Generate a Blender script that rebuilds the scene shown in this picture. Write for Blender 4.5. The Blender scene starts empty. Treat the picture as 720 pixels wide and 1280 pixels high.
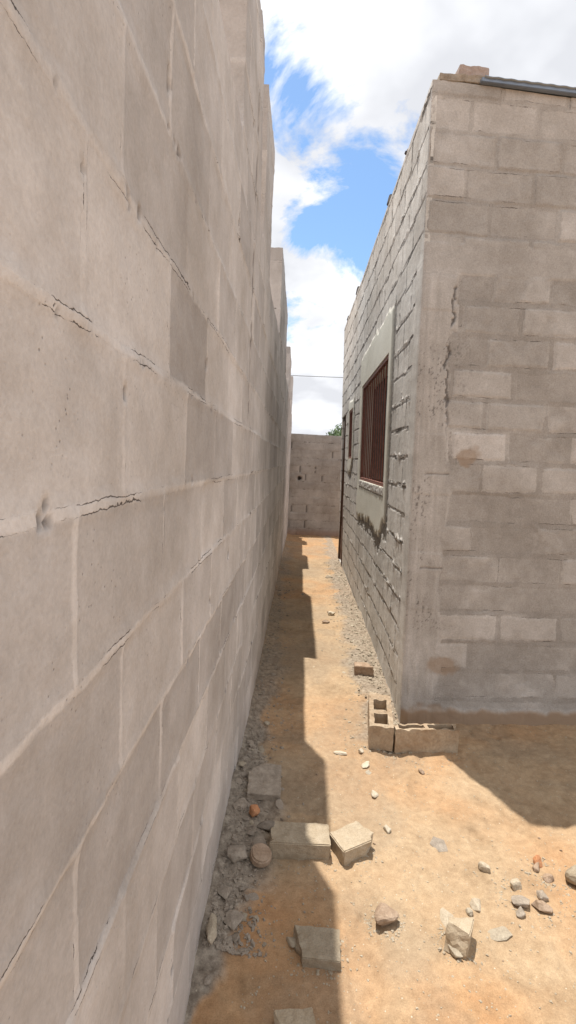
import bpy, bmesh, math, random
import numpy as np
from mathutils import Vector, Matrix, noise as mnoise

random.seed(7)
rng = np.random.default_rng(7)
C = bpy.context.scene.collection

# ------------------------------------------------------------------ helpers
def hash2(i, j, seed=0):
    i = np.asarray(i).astype(np.int64); j = np.asarray(j).astype(np.int64)
    h = (i * 374761393 + j * 668265263 + seed * 2147483647 + 1013904223) & 0xFFFFFFFF
    h = ((h ^ (h >> 13)) * 1274126177) & 0xFFFFFFFF
    h = ((h ^ (h >> 16)) * 2246822519) & 0xFFFFFFFF
    h = h ^ (h >> 15)
    return (h & 0xFFFFFF) / float(0xFFFFFF)

def vnoise(x, y, seed=0):
    xi = np.floor(x); yi = np.floor(y)
    fx = x - xi; fy = y - yi
    fx = fx * fx * (3 - 2 * fx); fy = fy * fy * (3 - 2 * fy)
    a = hash2(xi, yi, seed); b = hash2(xi + 1, yi, seed)
    c = hash2(xi, yi + 1, seed); d = hash2(xi + 1, yi + 1, seed)
    return (a * (1 - fx) + b * fx) * (1 - fy) + (c * (1 - fx) + d * fx) * fy

def fbm(x, y, s=1.0, oct=4, seed=0):
    t = 0; amp = 0.5; n = 0
    for k in range(oct):
        t = t + amp * vnoise(x * s + 17.3 * k, y * s - 9.1 * k, seed + k)
        n += amp; amp *= 0.5; s *= 2.03
    return t / n

def sstep(a, b, x):
    t = np.clip((x - a) / (b - a), 0, 1)
    return t * t * (3 - 2 * t)

def tag(o, label=None, cat=None, group=None, kind=None):
    if label: o['label'] = label
    if cat: o['category'] = cat
    if group: o['group'] = group
    if kind: o['kind'] = kind
    return o

def empty(name, loc=(0, 0, 0)):
    o = bpy.data.objects.new(name, None); o.empty_display_size = 0.1
    o.location = loc; C.objects.link(o); return o

def link(name, me, mat, parent=None, loc=None):
    me.name = name
    o = bpy.data.objects.new(name, me)
    if mat: me.materials.append(mat)
    C.objects.link(o)
    if parent is not None:
        o.parent = parent
        # meshes are written in world space: cancel the parent's offset
        if loc is None: o.location = -Vector(parent.location)
    if loc is not None: o.location = loc
    return o

def np_mesh(V, Q, col=None, smooth=None, joint=None):
    me = bpy.data.meshes.new('m')
    V = np.ascontiguousarray(V, dtype=np.float32); Q = np.ascontiguousarray(Q, dtype=np.int32)
    me.vertices.add(len(V)); me.vertices.foreach_set('co', V.ravel())
    me.loops.add(Q.size); me.loops.foreach_set('vertex_index', Q.ravel())
    me.polygons.add(len(Q))
    me.polygons.foreach_set('loop_start', np.arange(0, Q.size, 4, dtype=np.int32))
    me.polygons.foreach_set('loop_total', np.full(len(Q), 4, dtype=np.int32))
    if smooth is not None: me.polygons.foreach_set('use_smooth', smooth.astype(bool))
    if col is not None:
        a = me.attributes.new('surf', 'FLOAT_COLOR', 'POINT')
        a.data.foreach_set('color', np.ascontiguousarray(col, dtype=np.float32).ravel())
    if joint is not None:
        a = me.attributes.new('joint', 'FLOAT_VECTOR', 'POINT')
        a.data.foreach_set('vector', np.ascontiguousarray(joint, dtype=np.float32).ravel())
    me.update(calc_edges=True); me.validate()
    return me

def surf_mesh(us, vs, keep, height, mapf, thick, ub, vb, flip=False):
    """gridded relief surface with real thickness. height(U,V)->h,col4 ; mapf(U,V,H)->xyz"""
    nu, nv = len(us), len(vs)
    U, Vv = np.meshgrid(us, vs, indexing='ij')
    H, col, jd = height(U, Vv)
    jd = np.stack([jd[0], jd[1], np.asarray(jd[2]) + 0 * U], -1)
    P = mapf(U, Vv, H)
    idx = np.arange(nu * nv).reshape(nu, nv)
    uc = (us[1:] + us[:-1]) / 2; vc = (vs[1:] + vs[:-1]) / 2
    UC, VC = np.meshgrid(uc, vc, indexing='ij')
    K = keep(UC, VC)
    a = idx[:-1, :-1][K]; b = idx[1:, :-1][K]; c = idx[1:, 1:][K]; d = idx[:-1, 1:][K]
    front = np.stack([a, b, c, d], 1)
    Kp = np.zeros((nu + 1, nv + 1), bool); Kp[1:-1, 1:-1] = K
    # edges along v (constant u)
    L = Kp[:-1, 1:-1]; R = Kp[1:, 1:-1]
    e = []
    m = L & ~R; e.append(np.stack([idx[:, :-1][m], idx[:, 1:][m]], 1))
    m = R & ~L; e.append(np.stack([idx[:, 1:][m], idx[:, :-1][m]], 1))
    D = Kp[1:-1, :-1]; T = Kp[1:-1, 1:]
    m = D & ~T; e.append(np.stack([idx[1:, :][m], idx[:-1, :][m]], 1))
    m = T & ~D; e.append(np.stack([idx[:-1, :][m], idx[1:, :][m]], 1))
    e = np.concatenate(e)
    Pf = P.reshape(-1, 3); Cf = col.reshape(-1, 4); Jf = jd.reshape(-1, 3)
    Uf = U.ravel(); Vf = Vv.ravel()
    n0 = len(Pf); ne = len(e)
    A = e[:, 0]; B = e[:, 1]
    layers = [0, .2, .45, .75, 1.0]
    ext = [Pf]; cext = [Cf]; jext = [Jf]; sides = []
    for li, t in enumerate(layers):
        nn = (hash2(A, A * 0 + li, 5) - .5) * .0
        if t == 0:
            pa, pb = Pf[A], Pf[B]
        else:
            pa = mapf(Uf[A], Vf[A], np.full(ne, -thick * t)); pb = mapf(Uf[B], Vf[B], np.full(ne, -thick * t))
            # slight roughness on the cut faces
            ja = (vnoise(Uf[A] * 37, Vf[A] * 37 + t * 9, 3) - .5) * .006 * (t < 1)
            jb = (vnoise(Uf[B] * 37, Vf[B] * 37 + t * 9, 3) - .5) * .006 * (t < 1)
            pa = pa + np.stack([ja * 0, ja * 0, ja], -1); pb = pb + np.stack([jb * 0, jb * 0, jb], -1)
        ext += [pa, pb]; cext += [Cf[A], Cf[B]]; jext += [Jf[A], Jf[B]]
        if li:
            o0 = n0 + (li - 1) * 2 * ne; o1 = n0 + li * 2 * ne; k = np.arange(ne)
            sides.append(np.stack([o0 + k, o1 + k, o1 + ne + k, o0 + ne + k], 1))
    V = np.concatenate(ext); CC = np.concatenate(cext); JJ = np.concatenate(jext)
    # back
    ub = np.array(ub); vb = np.array(vb)
    bu, bv = np.meshgrid(ub, vb, indexing='ij')
    BP = mapf(bu, bv, np.full(bu.shape, -thick)).reshape(-1, 3)
    bi = np.arange(bu.size).reshape(bu.shape) + len(V)
    BK = keep((bu[1:, 1:] + bu[:-1, :-1]) / 2, (bv[1:, 1:] + bv[:-1, :-1]) / 2)
    back = np.stack([bi[:-1, :-1][BK], bi[:-1, 1:][BK], bi[1:, 1:][BK], bi[1:, :-1][BK]], 1)
    V = np.concatenate([V, BP]); CC = np.concatenate([CC, np.tile([[.5, 0, 0, 1]], (len(BP), 1))]); JJ = np.concatenate([JJ, np.tile([[.5, .5, 0]], (len(BP), 1))])
    Q = np.concatenate([front] + sides + [back])
    if flip: Q = Q[:, ::-1]
    sm = np.zeros(len(Q)); sm[:len(front)] = 1
    used = np.unique(Q); rm = np.full(len(V), -1); rm[used] = np.arange(len(used))
    return np_mesh(V[used], rm[Q], CC[used], sm, JJ[used])

def lin(a, b, step, extra=()):
    n = max(1, int(round((b - a) / step)))
    arr = np.linspace(a, b, n + 1)
    arr = [x for x in arr if all(abs(x - e) > step * .35 for e in extra)] + [e for e in extra if a <= e <= b]
    return np.array(sorted(arr))

def graded(a, b, s0, s1, extra=()):
    out = [a]; x = a
    while x < b:
        t = (x - a) / (b - a); x += s0 + (s1 - s0) * t; out.append(min(x, b))
    ex = [e for e in extra if a <= e <= b]
    out = [x for x in out if all(abs(x - e) > s0 * .35 for e in ex)] + ex
    return np.array(sorted(set(out)))

# ------------------------------------------------------------------ materials
def newmat(name):
    m = bpy.data.materials.new(name); m.use_nodes = True
    nt = m.node_tree; b = nt.nodes['Principled BSDF']
    return m, nt, b

def N(nt, t, **kw):
    n = nt.nodes.new(t)
    for k, v in kw.items():
        if k.startswith('i_'): n.inputs[k[2:].replace('_', ' ')].default_value = v
        else: setattr(n, k, v)
    return n

def noise_n(nt, vec, scale, detail=4, rough=.55):
    n = nt.nodes.new('ShaderNodeTexNoise'); n.inputs['Scale'].default_value = scale
    n.inputs['Detail'].default_value = detail; n.inputs['Roughness'].default_value = rough
    nt.links.new(vec, n.inputs['Vector']); return n.outputs['Fac']

def ramp(nt, fac, p0, p1, c0=(0, 0, 0, 1), c1=(1, 1, 1, 1)):
    r = nt.nodes.new('ShaderNodeValToRGB')
    r.color_ramp.elements[0].position = p0; r.color_ramp.elements[0].color = c0
    r.color_ramp.elements[1].position = p1; r.color_ramp.elements[1].color = c1
    nt.links.new(fac, r.inputs['Fac']); return r.outputs['Color']

def mix(nt, fac, a, b, mode='MIX'):
    n = nt.nodes.new('ShaderNodeMix'); n.data_type = 'RGBA'; n.blend_type = mode
    for sock, v in ((n.inputs['Factor'], fac), (n.inputs[6], a), (n.inputs[7], b)):
        if hasattr(v, 'is_linked'): nt.links.new(v, sock)
        elif isinstance(v, (int, float)): sock.default_value = v
        else: sock.default_value = (*v, 1) if len(v) == 3 else v
    return n.outputs[2]

def math_n(nt, op, a, b=None):
    n = nt.nodes.new('ShaderNodeMath'); n.operation = op
    for i, v in enumerate((a, b)):
        if v is None: continue
        if hasattr(v, 'is_linked'): nt.links.new(v, n.inputs[i])
        else: n.inputs[i].default_value = v
    return n.outputs[0]

def block_mat(name, dark, light, mortar, special=(.45, .22, .11), grain=1.0, crack=(.06, .05, .045), cw=.0022, cthr=.50, wj=.010, bump=.45, rag=.012, cmax=.0016, jvar=(.38, .60)):
    """R = block tint, G = mortar, B = crack/dark joint, A = special patch"""
    m, nt, b = newmat(name)
    at = N(nt, 'ShaderNodeAttribute', attribute_name='surf')
    sp = N(nt, 'ShaderNodeSeparateColor'); nt.links.new(at.outputs['Color'], sp.inputs['Color'])
    tc = N(nt, 'ShaderNodeTexCoord').outputs['Object']
    base = mix(nt, sp.outputs[0], dark, light)
    # joints drawn from the distance to the nearest bed and head joint, with ragged edges
    jn = N(nt, 'ShaderNodeAttribute', attribute_name='joint')
    js = N(nt, 'ShaderNodeSeparateXYZ'); nt.links.new(jn.outputs['Vector'], js.inputs[0])
    rg = math_n(nt, 'MULTIPLY', math_n(nt, 'SUBTRACT', noise_n(nt, tc, 24, 6, .7), .5), rag * 2)
    rg2 = math_n(nt, 'MULTIPLY', math_n(nt, 'SUBTRACT', noise_n(nt, tc, 5, 3, .5), .5), rag * 1.6)
    dmin = math_n(nt, 'MINIMUM', js.outputs[0], js.outputs[1])
    jm = math_n(nt, 'ADD', math_n(nt, 'ADD', dmin, rg), rg2)
    jm = ramp(nt, math_n(nt, 'MULTIPLY', jm, 10), wj * 10 - .02, wj * 10 + .03, (1, 1, 1, 1), (0, 0, 0, 1))
    jv = ramp(nt, noise_n(nt, tc, 3.1, 4, .6), jvar[0], jvar[1])
    base = mix(nt, math_n(nt, 'MULTIPLY', math_n(nt, 'MULTIPLY', jm, sp.outputs[1]), jv), base, mortar)
    base = mix(nt, math_n(nt, 'MULTIPLY', js.outputs[2], 1.0), base, mortar)
    wv_ = math_n(nt, 'ADD', math_n(nt, 'MULTIPLY', noise_n(nt, tc, 1.7, 3, .5), .016), wj - .008)
    fine = math_n(nt, 'MULTIPLY', math_n(nt, 'SUBTRACT', noise_n(nt, tc, 60, 4, .7), .5), .010)
    def crk(dsock, w, sc, thr):
        d = math_n(nt, 'ABSOLUTE', math_n(nt, 'ADD', math_n(nt, 'SUBTRACT', dsock, w), fine))
        k = noise_n(nt, tc, sc, 4, .65)
        wid = math_n(nt, 'MINIMUM', math_n(nt, 'MULTIPLY', math_n(nt, 'MAXIMUM', math_n(nt, 'SUBTRACT', k, thr), 0), cw * 14), cmax)
        t = math_n(nt, 'SUBTRACT', 1, math_n(nt, 'DIVIDE', d, math_n(nt, 'MAXIMUM', wid, .00002)))
        n_ = N(nt, 'ShaderNodeClamp'); nt.links.new(math_n(nt, 'MULTIPLY', t, 2.2), n_.inputs[0]); return n_.outputs[0]
    ckm = math_n(nt, 'MAXIMUM', crk(js.outputs[0], wv_, 5.5, cthr), crk(js.outputs[1], .007, 7.0, cthr + .03))
    n1 = noise_n(nt, tc, 2.3, 5, .6); n2 = noise_n(nt, tc, 14, 6, .65); n3 = noise_n(nt, tc, 130, 6, .75)
    base = mix(nt, 1.0, base, ramp(nt, n1, .32, .68, (.80, .78, .76, 1), (1.14, 1.14, 1.15, 1)), 'MULTIPLY')
    base = mix(nt, 1.0, base, ramp(nt, n2, .3, .7, (.90, .89, .88, 1), (1.07, 1.07, 1.07, 1)), 'MULTIPLY')
    base = mix(nt, grain, base, ramp(nt, n3, .32, .68, (.80, .79, .78, 1), (1.15, 1.15, 1.15, 1)), 'MULTIPLY')
    base = mix(nt, at.outputs['Alpha'], base, special)
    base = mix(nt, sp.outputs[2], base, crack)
    base = mix(nt, math_n(nt, 'MULTIPLY', ckm, .9), base, crack)
    # tiny pits
    vo = N(nt, 'ShaderNodeTexVoronoi'); vo.inputs['Scale'].default_value = 75; nt.links.new(tc, vo.inputs['Vector'])
    pit = ramp(nt, vo.outputs['Distance'], .05, .16, (1, 1, 1, 1), (0, 0, 0, 1))
    pmask = ramp(nt, noise_n(nt, tc, 6, 3), .50, .62)
    pit = mix(nt, 1.0, pit, pmask, 'MULTIPLY')
    base = mix(nt, math_n(nt, 'MULTIPLY', pit, .55), base, crack)
    nt.links.new(base, b.inputs['Base Color'])
    b.inputs['Roughness'].default_value = .93; b.inputs['Specular IOR Level'].default_value = .2
    hsum = math_n(nt, 'ADD', math_n(nt, 'MULTIPLY', n3, .7), math_n(nt, 'MULTIPLY', n2, .8))
    hsum = math_n(nt, 'SUBTRACT', hsum, math_n(nt, 'MULTIPLY', pit, .5))
    hsum = math_n(nt, 'SUBTRACT', hsum, math_n(nt, 'MULTIPLY', ckm, 1.2))
    hsum = math_n(nt, 'ADD', hsum, math_n(nt, 'MULTIPLY', jm, .25))
    bp = N(nt, 'ShaderNodeBump'); bp.inputs['Strength'].default_value = bump; bp.inputs['Distance'].default_value = .004
    nt.links.new(hsum, bp.inputs['Height']); nt.links.new(bp.outputs[0], b.inputs['Normal'])
    return m

M_left = block_mat('boundary_block', (.415, .398, .388), (.580, .560, .545), (.60, .58, .565), special=(.36, .24, .15), grain=.55, cw=.0014, cthr=.53, wj=.006, bump=.45, rag=.007, cmax=.0010, jvar=(.26, .50))
M_side = block_mat('side_block', (.56, .545, .515), (.66, .645, .61), (.56, .54, .51), special=(.72, .71, .62), crack=(.13, .12, .11), cw=.0035, cthr=.455, wj=.008, bump=.3, rag=.018, cmax=.0085, jvar=(.3, .6))
M_front = block_mat('front_block', (.405, .385, .362), (.535, .512, .488), (.345, .325, .302), special=(.32, .225, .15), cw=.0016, cthr=.55, wj=.016, bump=.55, rag=.020, cmax=.002, jvar=(.25, .50))
M_back = block_mat('far_block', (.39, .37, .35), (.48, .455, .43), (.40, .38, .355), cw=.003, cthr=.54, wj=.009, cmax=.004)

def rock_mat(name, c0, c1, scale=22, rough=.92):
    m, nt, b = newmat(name)
    tc = N(nt, 'ShaderNodeTexCoord').outputs['Object']
    rnd = N(nt, 'ShaderNodeObjectInfo').outputs['Random']
    n1 = noise_n(nt, tc, scale, 6, .65); n2 = noise_n(nt, tc, scale * 9, 3, .6)
    c = mix(nt, ramp(nt, n1, .32, .68), c0, c1)
    c = mix(nt, 1.0, c, ramp(nt, n2, .25, .75, (.78, .78, .78, 1), (1.15, 1.15, 1.15, 1)), 'MULTIPLY')
    c = mix(nt, 1.0, c, ramp(nt, rnd, 0, 1, (.82, .82, .82, 1), (1.12, 1.1, 1.08, 1)), 'MULTIPLY')
    nt.links.new(c, b.inputs['Base Color'])
    b.inputs['Roughness'].default_value = rough; b.inputs['Specular IOR Level'].default_value = .2
    bp = N(nt, 'ShaderNodeBump'); bp.inputs['Strength'].default_value = .6; bp.inputs['Distance'].default_value = .004
    nt.links.new(math_n(nt, 'ADD', n1, math_n(nt, 'MULTIPLY', n2, .5)), bp.inputs['Height'])
    nt.links.new(bp.outputs[0], b.inputs['Normal'])
    return m

M_greybrick = rock_mat('dusty_cement_brick', (.35, .28, .195), (.45, .38, .285))
M_pale = rock_mat('pale_mortar_chip', (.43, .37, .28), (.56, .50, .40), 30)
M_rub = rock_mat('grey_rubble', (.24, .20, .16), (.39, .335, .275), 26)
M_brown = rock_mat('brown_rock', (.26, .18, .12), (.42, .32, .24), 20)
M_orange = rock_mat('orange_stone', (.42, .19, .09), (.50, .26, .14), 20)
M_pinkbrick = rock_mat('pink_clay_brick', (.36, .29, .26), (.43, .35, .31), 18)
M_flat = rock_mat('grey_cement_crumb', (.36, .30, .225), (.45, .39, .30), 20)
M_dustblock = rock_mat('earth_stained_block', (.30, .215, .14), (.42, .345, .255), 9)

def simple_mat(name, col, rough=.6, metal=0.0, var=.2, scale=12, bump=.15):
    m, nt, b = newmat(name)
    tc = N(nt, 'ShaderNodeTexCoord').outputs['Object']
    n1 = noise_n(nt, tc, scale, 5, .65)
    c = mix(nt, 1.0, col, ramp(nt, n1, .3, .7, (1 - var, 1 - var, 1 - var, 1), (1 + var, 1 + var, 1 + var, 1)), 'MULTIPLY')
    nt.links.new(c, b.inputs['Base Color'])
    b.inputs['Roughness'].default_value = rough; b.inputs['Metallic'].default_value = metal
    bp = N(nt, 'ShaderNodeBump'); bp.inputs['Strength'].default_value = bump; bp.inputs['Distance'].default_value = .002
    nt.links.new(n1, bp.inputs['Height']); nt.links.new(bp.outputs[0], b.inputs['Normal'])
    return m
M_steel = simple_mat('red_oxide_steel', (.21, .085, .062), .6, 0, .35, 30)
M_darksheet = simple_mat('dark_sheet', (.035, .022, .02), .7)
M_doorwood = simple_mat('brown_door_paint', (.12, .065, .042), .65, 0, .3, 18)
M_zinc = simple_mat('zinc_sheet', (.24, .28, .34), .45, .6, .12, 6)
M_beam = simple_mat('weathered_timber', (.09, .075, .065), .85, 0, .3, 30)
M_cable = simple_mat('black_cable', (.03, .03, .03), .6)
M_inner = simple_mat('raw_inner_wall', (.22, .19, .165), .95)
M_bark = simple_mat('bark', (.09, .065, .045), .95, 0, .3, 20)

def leaf_mat():
    m, nt, b = newmat('green_leaves')
    tc = N(nt, 'ShaderNodeTexCoord').outputs['Object']
    c = mix(nt, ramp(nt, noise_n(nt, tc, 2.2, 4), .35, .65), (.035, .075, .022), (.085, .14, .04))
    nt.links.new(c, b.inputs['Base Color']); b.inputs['Roughness'].default_value = .7
    return m
M_leaf = leaf_mat()

# ------------------------------------------------------------------ terrain
def zg_base(y):
    y = np.asarray(y, float)
    return np.where(y < 5, 0, -.0335 * (np.minimum(y, 13.2) - 5))

LX = -.255                       # face of the boundary wall
def side_x(y, z):                # face of the house's side wall (built a little out of plumb)
    return .706 + .012 * (y - 3.11) - .016 * z - .0015 * z * (y - 3.11)

def ground_masks(X, Y):
    # grey mortar rubble trodden into the sand: along both walls
    n = fbm(X, Y, 5.5, 4, 11); n2 = fbm(X, Y, 1.7, 3, 12)
    w = .10 + .13 * sstep(.3, .7, fbm(X * 0 + 1, Y, 1.3, 3, 5))
    w = np.where(Y < 1.75, w * (.55 + .3 * (Y > 1.5)), w + .03)
    dl = X - LX
    left = sstep(1.0, .55, dl / np.maximum(w + (n - .5) * .22, .02)) * (Y > 1.2) * sstep(13, 9, Y) 
    dr = (side_x(Y, 0) - X)
    wr = .30 - .012 * (Y - 3)
    right = sstep(1.0, .6, dr / np.maximum(wr + (n - .5) * .35, .02)) * sstep(2.65, 3.0, Y + (n - .5) * .6) * sstep(-.06, -.01, dr)
    corr = sstep(.42, .62, n2 + .2 * (n - .5)) * .45 * (X < .65) * (Y > 2.2)
    yard = sstep(.60, .72, fbm(X, Y, 2.6, 4, 31)) * .35
    return np.clip(np.maximum(left * (.45 + .5 * sstep(4.5, 2.6, Y)), right * .75), 0, 1), np.clip(np.maximum(corr, yard), 0, 1)

def terrain(X, Y, fine=True):
    z = zg_base(Y)
    near = sstep(9, 4, np.hypot(X - .5, Y - 4) * .55)
    z = z + near * ((fbm(X, Y, 1.2, 3, 2) - .5) * .03 + (fbm(X, Y, 7, 4, 3) - .5) * .024)
    g, c = ground_masks(X, Y)
    if fine:
        z = z + near * (fbm(X, Y, 34, 4, 4) - .5) * (.010 + .026 * g)
        # footprints and scuffs
        z = z - near * sstep(.56, .66, fbm(X, Y * .7, 7, 3, 21)) * .010
    dl = X - LX
    z = z + near * g * .010 + near * .035 * np.exp(-np.maximum(dl, 0) / .06) * (Y > 1.45) * (.4 + fbm(X, Y, 3, 3, 8))
    return z

def ground_z(x, y): return float(terrain(np.array([x]), np.array([y]))[0])

xs = np.concatenate([[-300, -120, -50, -20, -10, -5, -2.5, -1.2, -.8, -.6], lin(-.45, 1.25, .0095), graded(1.26, 3.2, .012, .05), [3.6, 4.5, 6, 8, 12, 20, 50, 120, 300]])
ys = np.concatenate([[-300, -120, -50, -20, -8, -4, -2, -1, -.4, 0, .3, .6], graded(.9, 6, .008, .02), graded(6.03, 13.5, .03, .06), [14, 15, 17, 20, 28, 45, 80, 150, 400]])
X, Y = np.meshgrid(xs, ys, indexing='ij')
Z = terrain(X, Y); g, c = ground_masks(X, Y)
# dusty tan against deep orange: broad natural patches of the soil
red = sstep(.40, .66, fbm(X, Y, 1.6, 4, 41)); red = red * (.55 + .45 * np.maximum(sstep(2.3, 1.6, Y), sstep(5.5, 8.5, Y))) ; red = np.maximum(red, sstep(8.5, 10.5, Y) * .8)
red = np.maximum(red, sstep(1.95, 1.6, Y) * sstep(.45, .1, X) * .9)
colg = np.stack([g, c, red, np.ones_like(g)], -1)
idx = np.arange(X.size).reshape(X.shape)
Q = np.stack([idx[:-1, :-1].ravel(), idx[1:, :-1].ravel(), idx[1:, 1:].ravel(), idx[:-1, 1:].ravel()], 1)

def sand_mat():
    m, nt, b = newmat('orange_sand')
    at = N(nt, 'ShaderNodeAttribute', attribute_name='surf')
    sp = N(nt, 'ShaderNodeSeparateColor'); nt.links.new(at.outputs['Color'], sp.inputs['Color'])
    tc = N(nt, 'ShaderNodeTexCoord').outputs['Object']
    n0 = noise_n(nt, tc, 1.1, 6, .6); n1 = noise_n(nt, tc, 5, 7, .65); n2 = noise_n(nt, tc, 32, 6, .7); n3 = noise_n(nt, tc, 260, 3, .6)
    c = mix(nt, sp.outputs[2], (.39, .275, .170), (.40, .225, .112))
    c = mix(nt, ramp(nt, n1, .35, .68), c, mix(nt, sp.outputs[2], (.42, .315, .205), (.42, .265, .145)))
    c = mix(nt, math_n(nt, 'MULTIPLY', ramp(nt, noise_n(nt, tc, 3.3, 6, .75), .48, .66), .55), c, (.235, .165, .10))
    c = mix(nt, sp.outputs[1], c, (.27, .215, .155))
    c = mix(nt, sp.outputs[0], c, mix(nt, ramp(nt, n2, .35, .65), (.19, .16, .13), (.34, .295, .24)))
    c = mix(nt, 1.0, c, ramp(nt, n2, .3, .7, (.82, .80, .78, 1), (1.12, 1.13, 1.14, 1)), 'MULTIPLY')
    c = mix(nt, 1.0, c, ramp(nt, n3, .3, .7, (.84, .83, .82, 1), (1.14, 1.14, 1.14, 1)), 'MULTIPLY')
    # crumbs of pale mortar in the sand
    vo = N(nt, 'ShaderNodeTexVoronoi'); vo.inputs['Scale'].default_value = 55; nt.links.new(tc, vo.inputs['Vector'])
    cr = ramp(nt, vo.outputs['Distance'], .10, .17, (1, 1, 1, 1), (0, 0, 0, 1))
    vs_ = N(nt, 'ShaderNodeSeparateColor'); nt.links.new(vo.outputs['Color'], vs_.inputs['Color'])
    cr = mix(nt, 1.0, cr, ramp(nt, vs_.outputs[0], .70, .74), 'MULTIPLY')
    cr = math_n(nt, 'MULTIPLY', cr, .8)
    c = mix(nt, cr, c, mix(nt, vs_.outputs[1], (.30, .24, .17), (.60, .54, .43)))
    nt.links.new(c, b.inputs['Base Color'])
    b.inputs['Roughness'].default_value = .96; b.inputs['Specular IOR Level'].default_value = .15
    h = math_n(nt, 'ADD', math_n(nt, 'MULTIPLY', n2, 1.2), math_n(nt, 'MULTIPLY', n3, .4))
    h = math_n(nt, 'ADD', h, math_n(nt, 'MULTIPLY', cr, .5))
    bp = N(nt, 'ShaderNodeBump'); bp.inputs['Strength'].default_value = .55; bp.inputs['Distance'].default_value = .006
    nt.links.new(h, bp.inputs['Height']); nt.links.new(bp.outputs[0], b.inputs['Normal'])
    return m
gm = np_mesh(np.stack([X, Y, Z], -1).reshape(-1, 3), Q, colg.reshape(-1, 4), np.ones(len(Q)))
ground = link('ground', gm, sand_mat()); tag(ground, kind='structure')

# ------------------------------------------------------------------ block pattern
def blocks(U, V, v0, ch, bl, off, seed, jw=.010, wob=.004):
    """returns row, col id, signed distances to the nearest bed joint / head joint"""
    Vw = V + (fbm(U, V, 2.2, 3, seed) - .5) * wob * 2 + (fbm(U, V, 18, 3, seed + 50) - .5) * wob
    r = np.floor((Vw - v0) / ch)
    dv = np.minimum((Vw - v0) - r * ch, (r + 1) * ch - (Vw - v0))
    low = ((Vw - v0) - r * ch) < ch * .5           # nearest joint is the one below
    o = off[0] * (np.mod(r, 2) == 0) + off[1] * (np.mod(r, 2) == 1) + (hash2(r, r * 0 + 3, seed) - .5) * .05
    Uw = U + (fbm(U + 40, V, 12, 3, seed + 7) - .5) * wob
    c = np.floor((Uw - o) / bl)
    jit = (hash2(r, c, seed + 9) - .5) * .03; jit2 = (hash2(r, c + 1, seed + 9) - .5) * .03
    du = np.minimum((Uw - o) - c * bl - jit, (c + 1) * bl + jit2 - (Uw - o))
    return r, c, du, dv, low, Vw

# ------------------------------------------------------------------ boundary wall (left)
W_TOP, W_LOW = 3.54, 2.76
gaps = [(-1.5, 1.95), (2.60, 2.86), (3.45, 4.90), (7.05, 8.95), (10.3, 12.0), (12.55, 13.05)]
us_b = sorted({-1.5, 13.05, *[e for gp in gaps for e in gp]})
def left_h(U, V):
    r, c, du, dv, low, Vw = blocks(U, V, 1.532 - .21 * 10, .21, .385, (.735 - .385, .575 - .385), 3, wob=.006)
    tint = np.clip(.5 + (hash2(r, c, 77) - .5) * 1.0 + (fbm(U, V, 3, 3, 78) - .5) * .5, 0, 1)
    near = sstep(13, 3, U)
    wv = .006 + .016 * fbm(U, V, 3.5, 3, 60)                   # bed joint mortar smeared wide
    wh = .004 + .012 * fbm(U, V, 4.5, 3, 61)
    mb = sstep(wv * 1.5, wv * .6, dv); mh = sstep(wh * 1.6, wh * .7, du)
    mort = np.clip(np.maximum(mb, mh), 0, 1) * (.25 + .75 * sstep(.3, .65, fbm(U, V, 2.5, 3, 66)))
    ck = np.zeros_like(U)
    # one continuous construction joint running the full height
    cj = sstep(.006, .002, np.abs(U - 2.42 - (fbm(V, V * 0, 4, 3, 70) - .5) * .03)) * sstep(.35, .5, fbm(U * 0 + 2, V, 3, 3, 71))
    ck = np.maximum(ck, cj)
    # a few small holes where mortar fell out
    hole = sstep(.74, .80, fbm(U, V * .8, 34, 3, 72)) * (np.minimum(dv, du) < .012) * sstep(.5, .6, fbm(U, V, 3, 2, 73))
    ck = np.maximum(ck, hole)
    # courses laid a little out of line: one overhangs the next
    stp = (hash2(r, r * 0 + 1, 84) - .5) * .006
    h = stp + (hash2(r, c, 80) - .5) * .004 + (fbm(U, V, 5, 4, 81) - .5) * .006 + (fbm(U, V, 40, 3, 82) - .5) * .0022
    h = h + mb * (.0035 * fbm(U, V, 22, 3, 83)) + mh * .002 - ck * .009
    h = h + (U - 2.42 > 0) * .006
    h = h + (fbm(U, V, .5, 2, 90) - .5) * .02 * sstep(.5, 3, U)
    soil = sstep(.25, -.02, V - zg_base(U) - (fbm(U, V, 6, 3, 92) - .5) * .15) * .45
    col = np.stack([tint, .35 + .65 * sstep(.3, .6, fbm(U, V, 2.5, 3, 66)), ck * .85, soil * .6], -1)
    return h, col, (dv, du, 0)
def left_map(U, V, H): return np.stack([LX + H, U + 0 * V, V + 0 * U], -1)
def left_keep(U, V):
    k = np.ones(U.shape, bool)
    for a, b in gaps: k &= ~((U > a) & (U < b) & (V > W_LOW))
    return k
M_left.node_tree  # soil colour uses the special slot
us = np.concatenate([lin(-1.5, .15, .08), graded(.16, 3.0, .005, .011, us_b), graded(3.0, 13.05, .011, .05, us_b)[1:]])
us = np.unique(np.round(us, 5)); vs = np.unique(np.round(np.concatenate([lin(-.4, 2.76, .0085), lin(2.76, 3.54, .0085)]), 5))
wl = surf_mesh(us, vs, left_keep, left_h, left_map, .15, us_b, [-.4, 2.76, 3.54])
wall_l = link('boundary_wall', wl, M_left)
tag(wall_l, 'tall grey block boundary wall along the left with a stepped broken top', 'wall')

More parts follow.
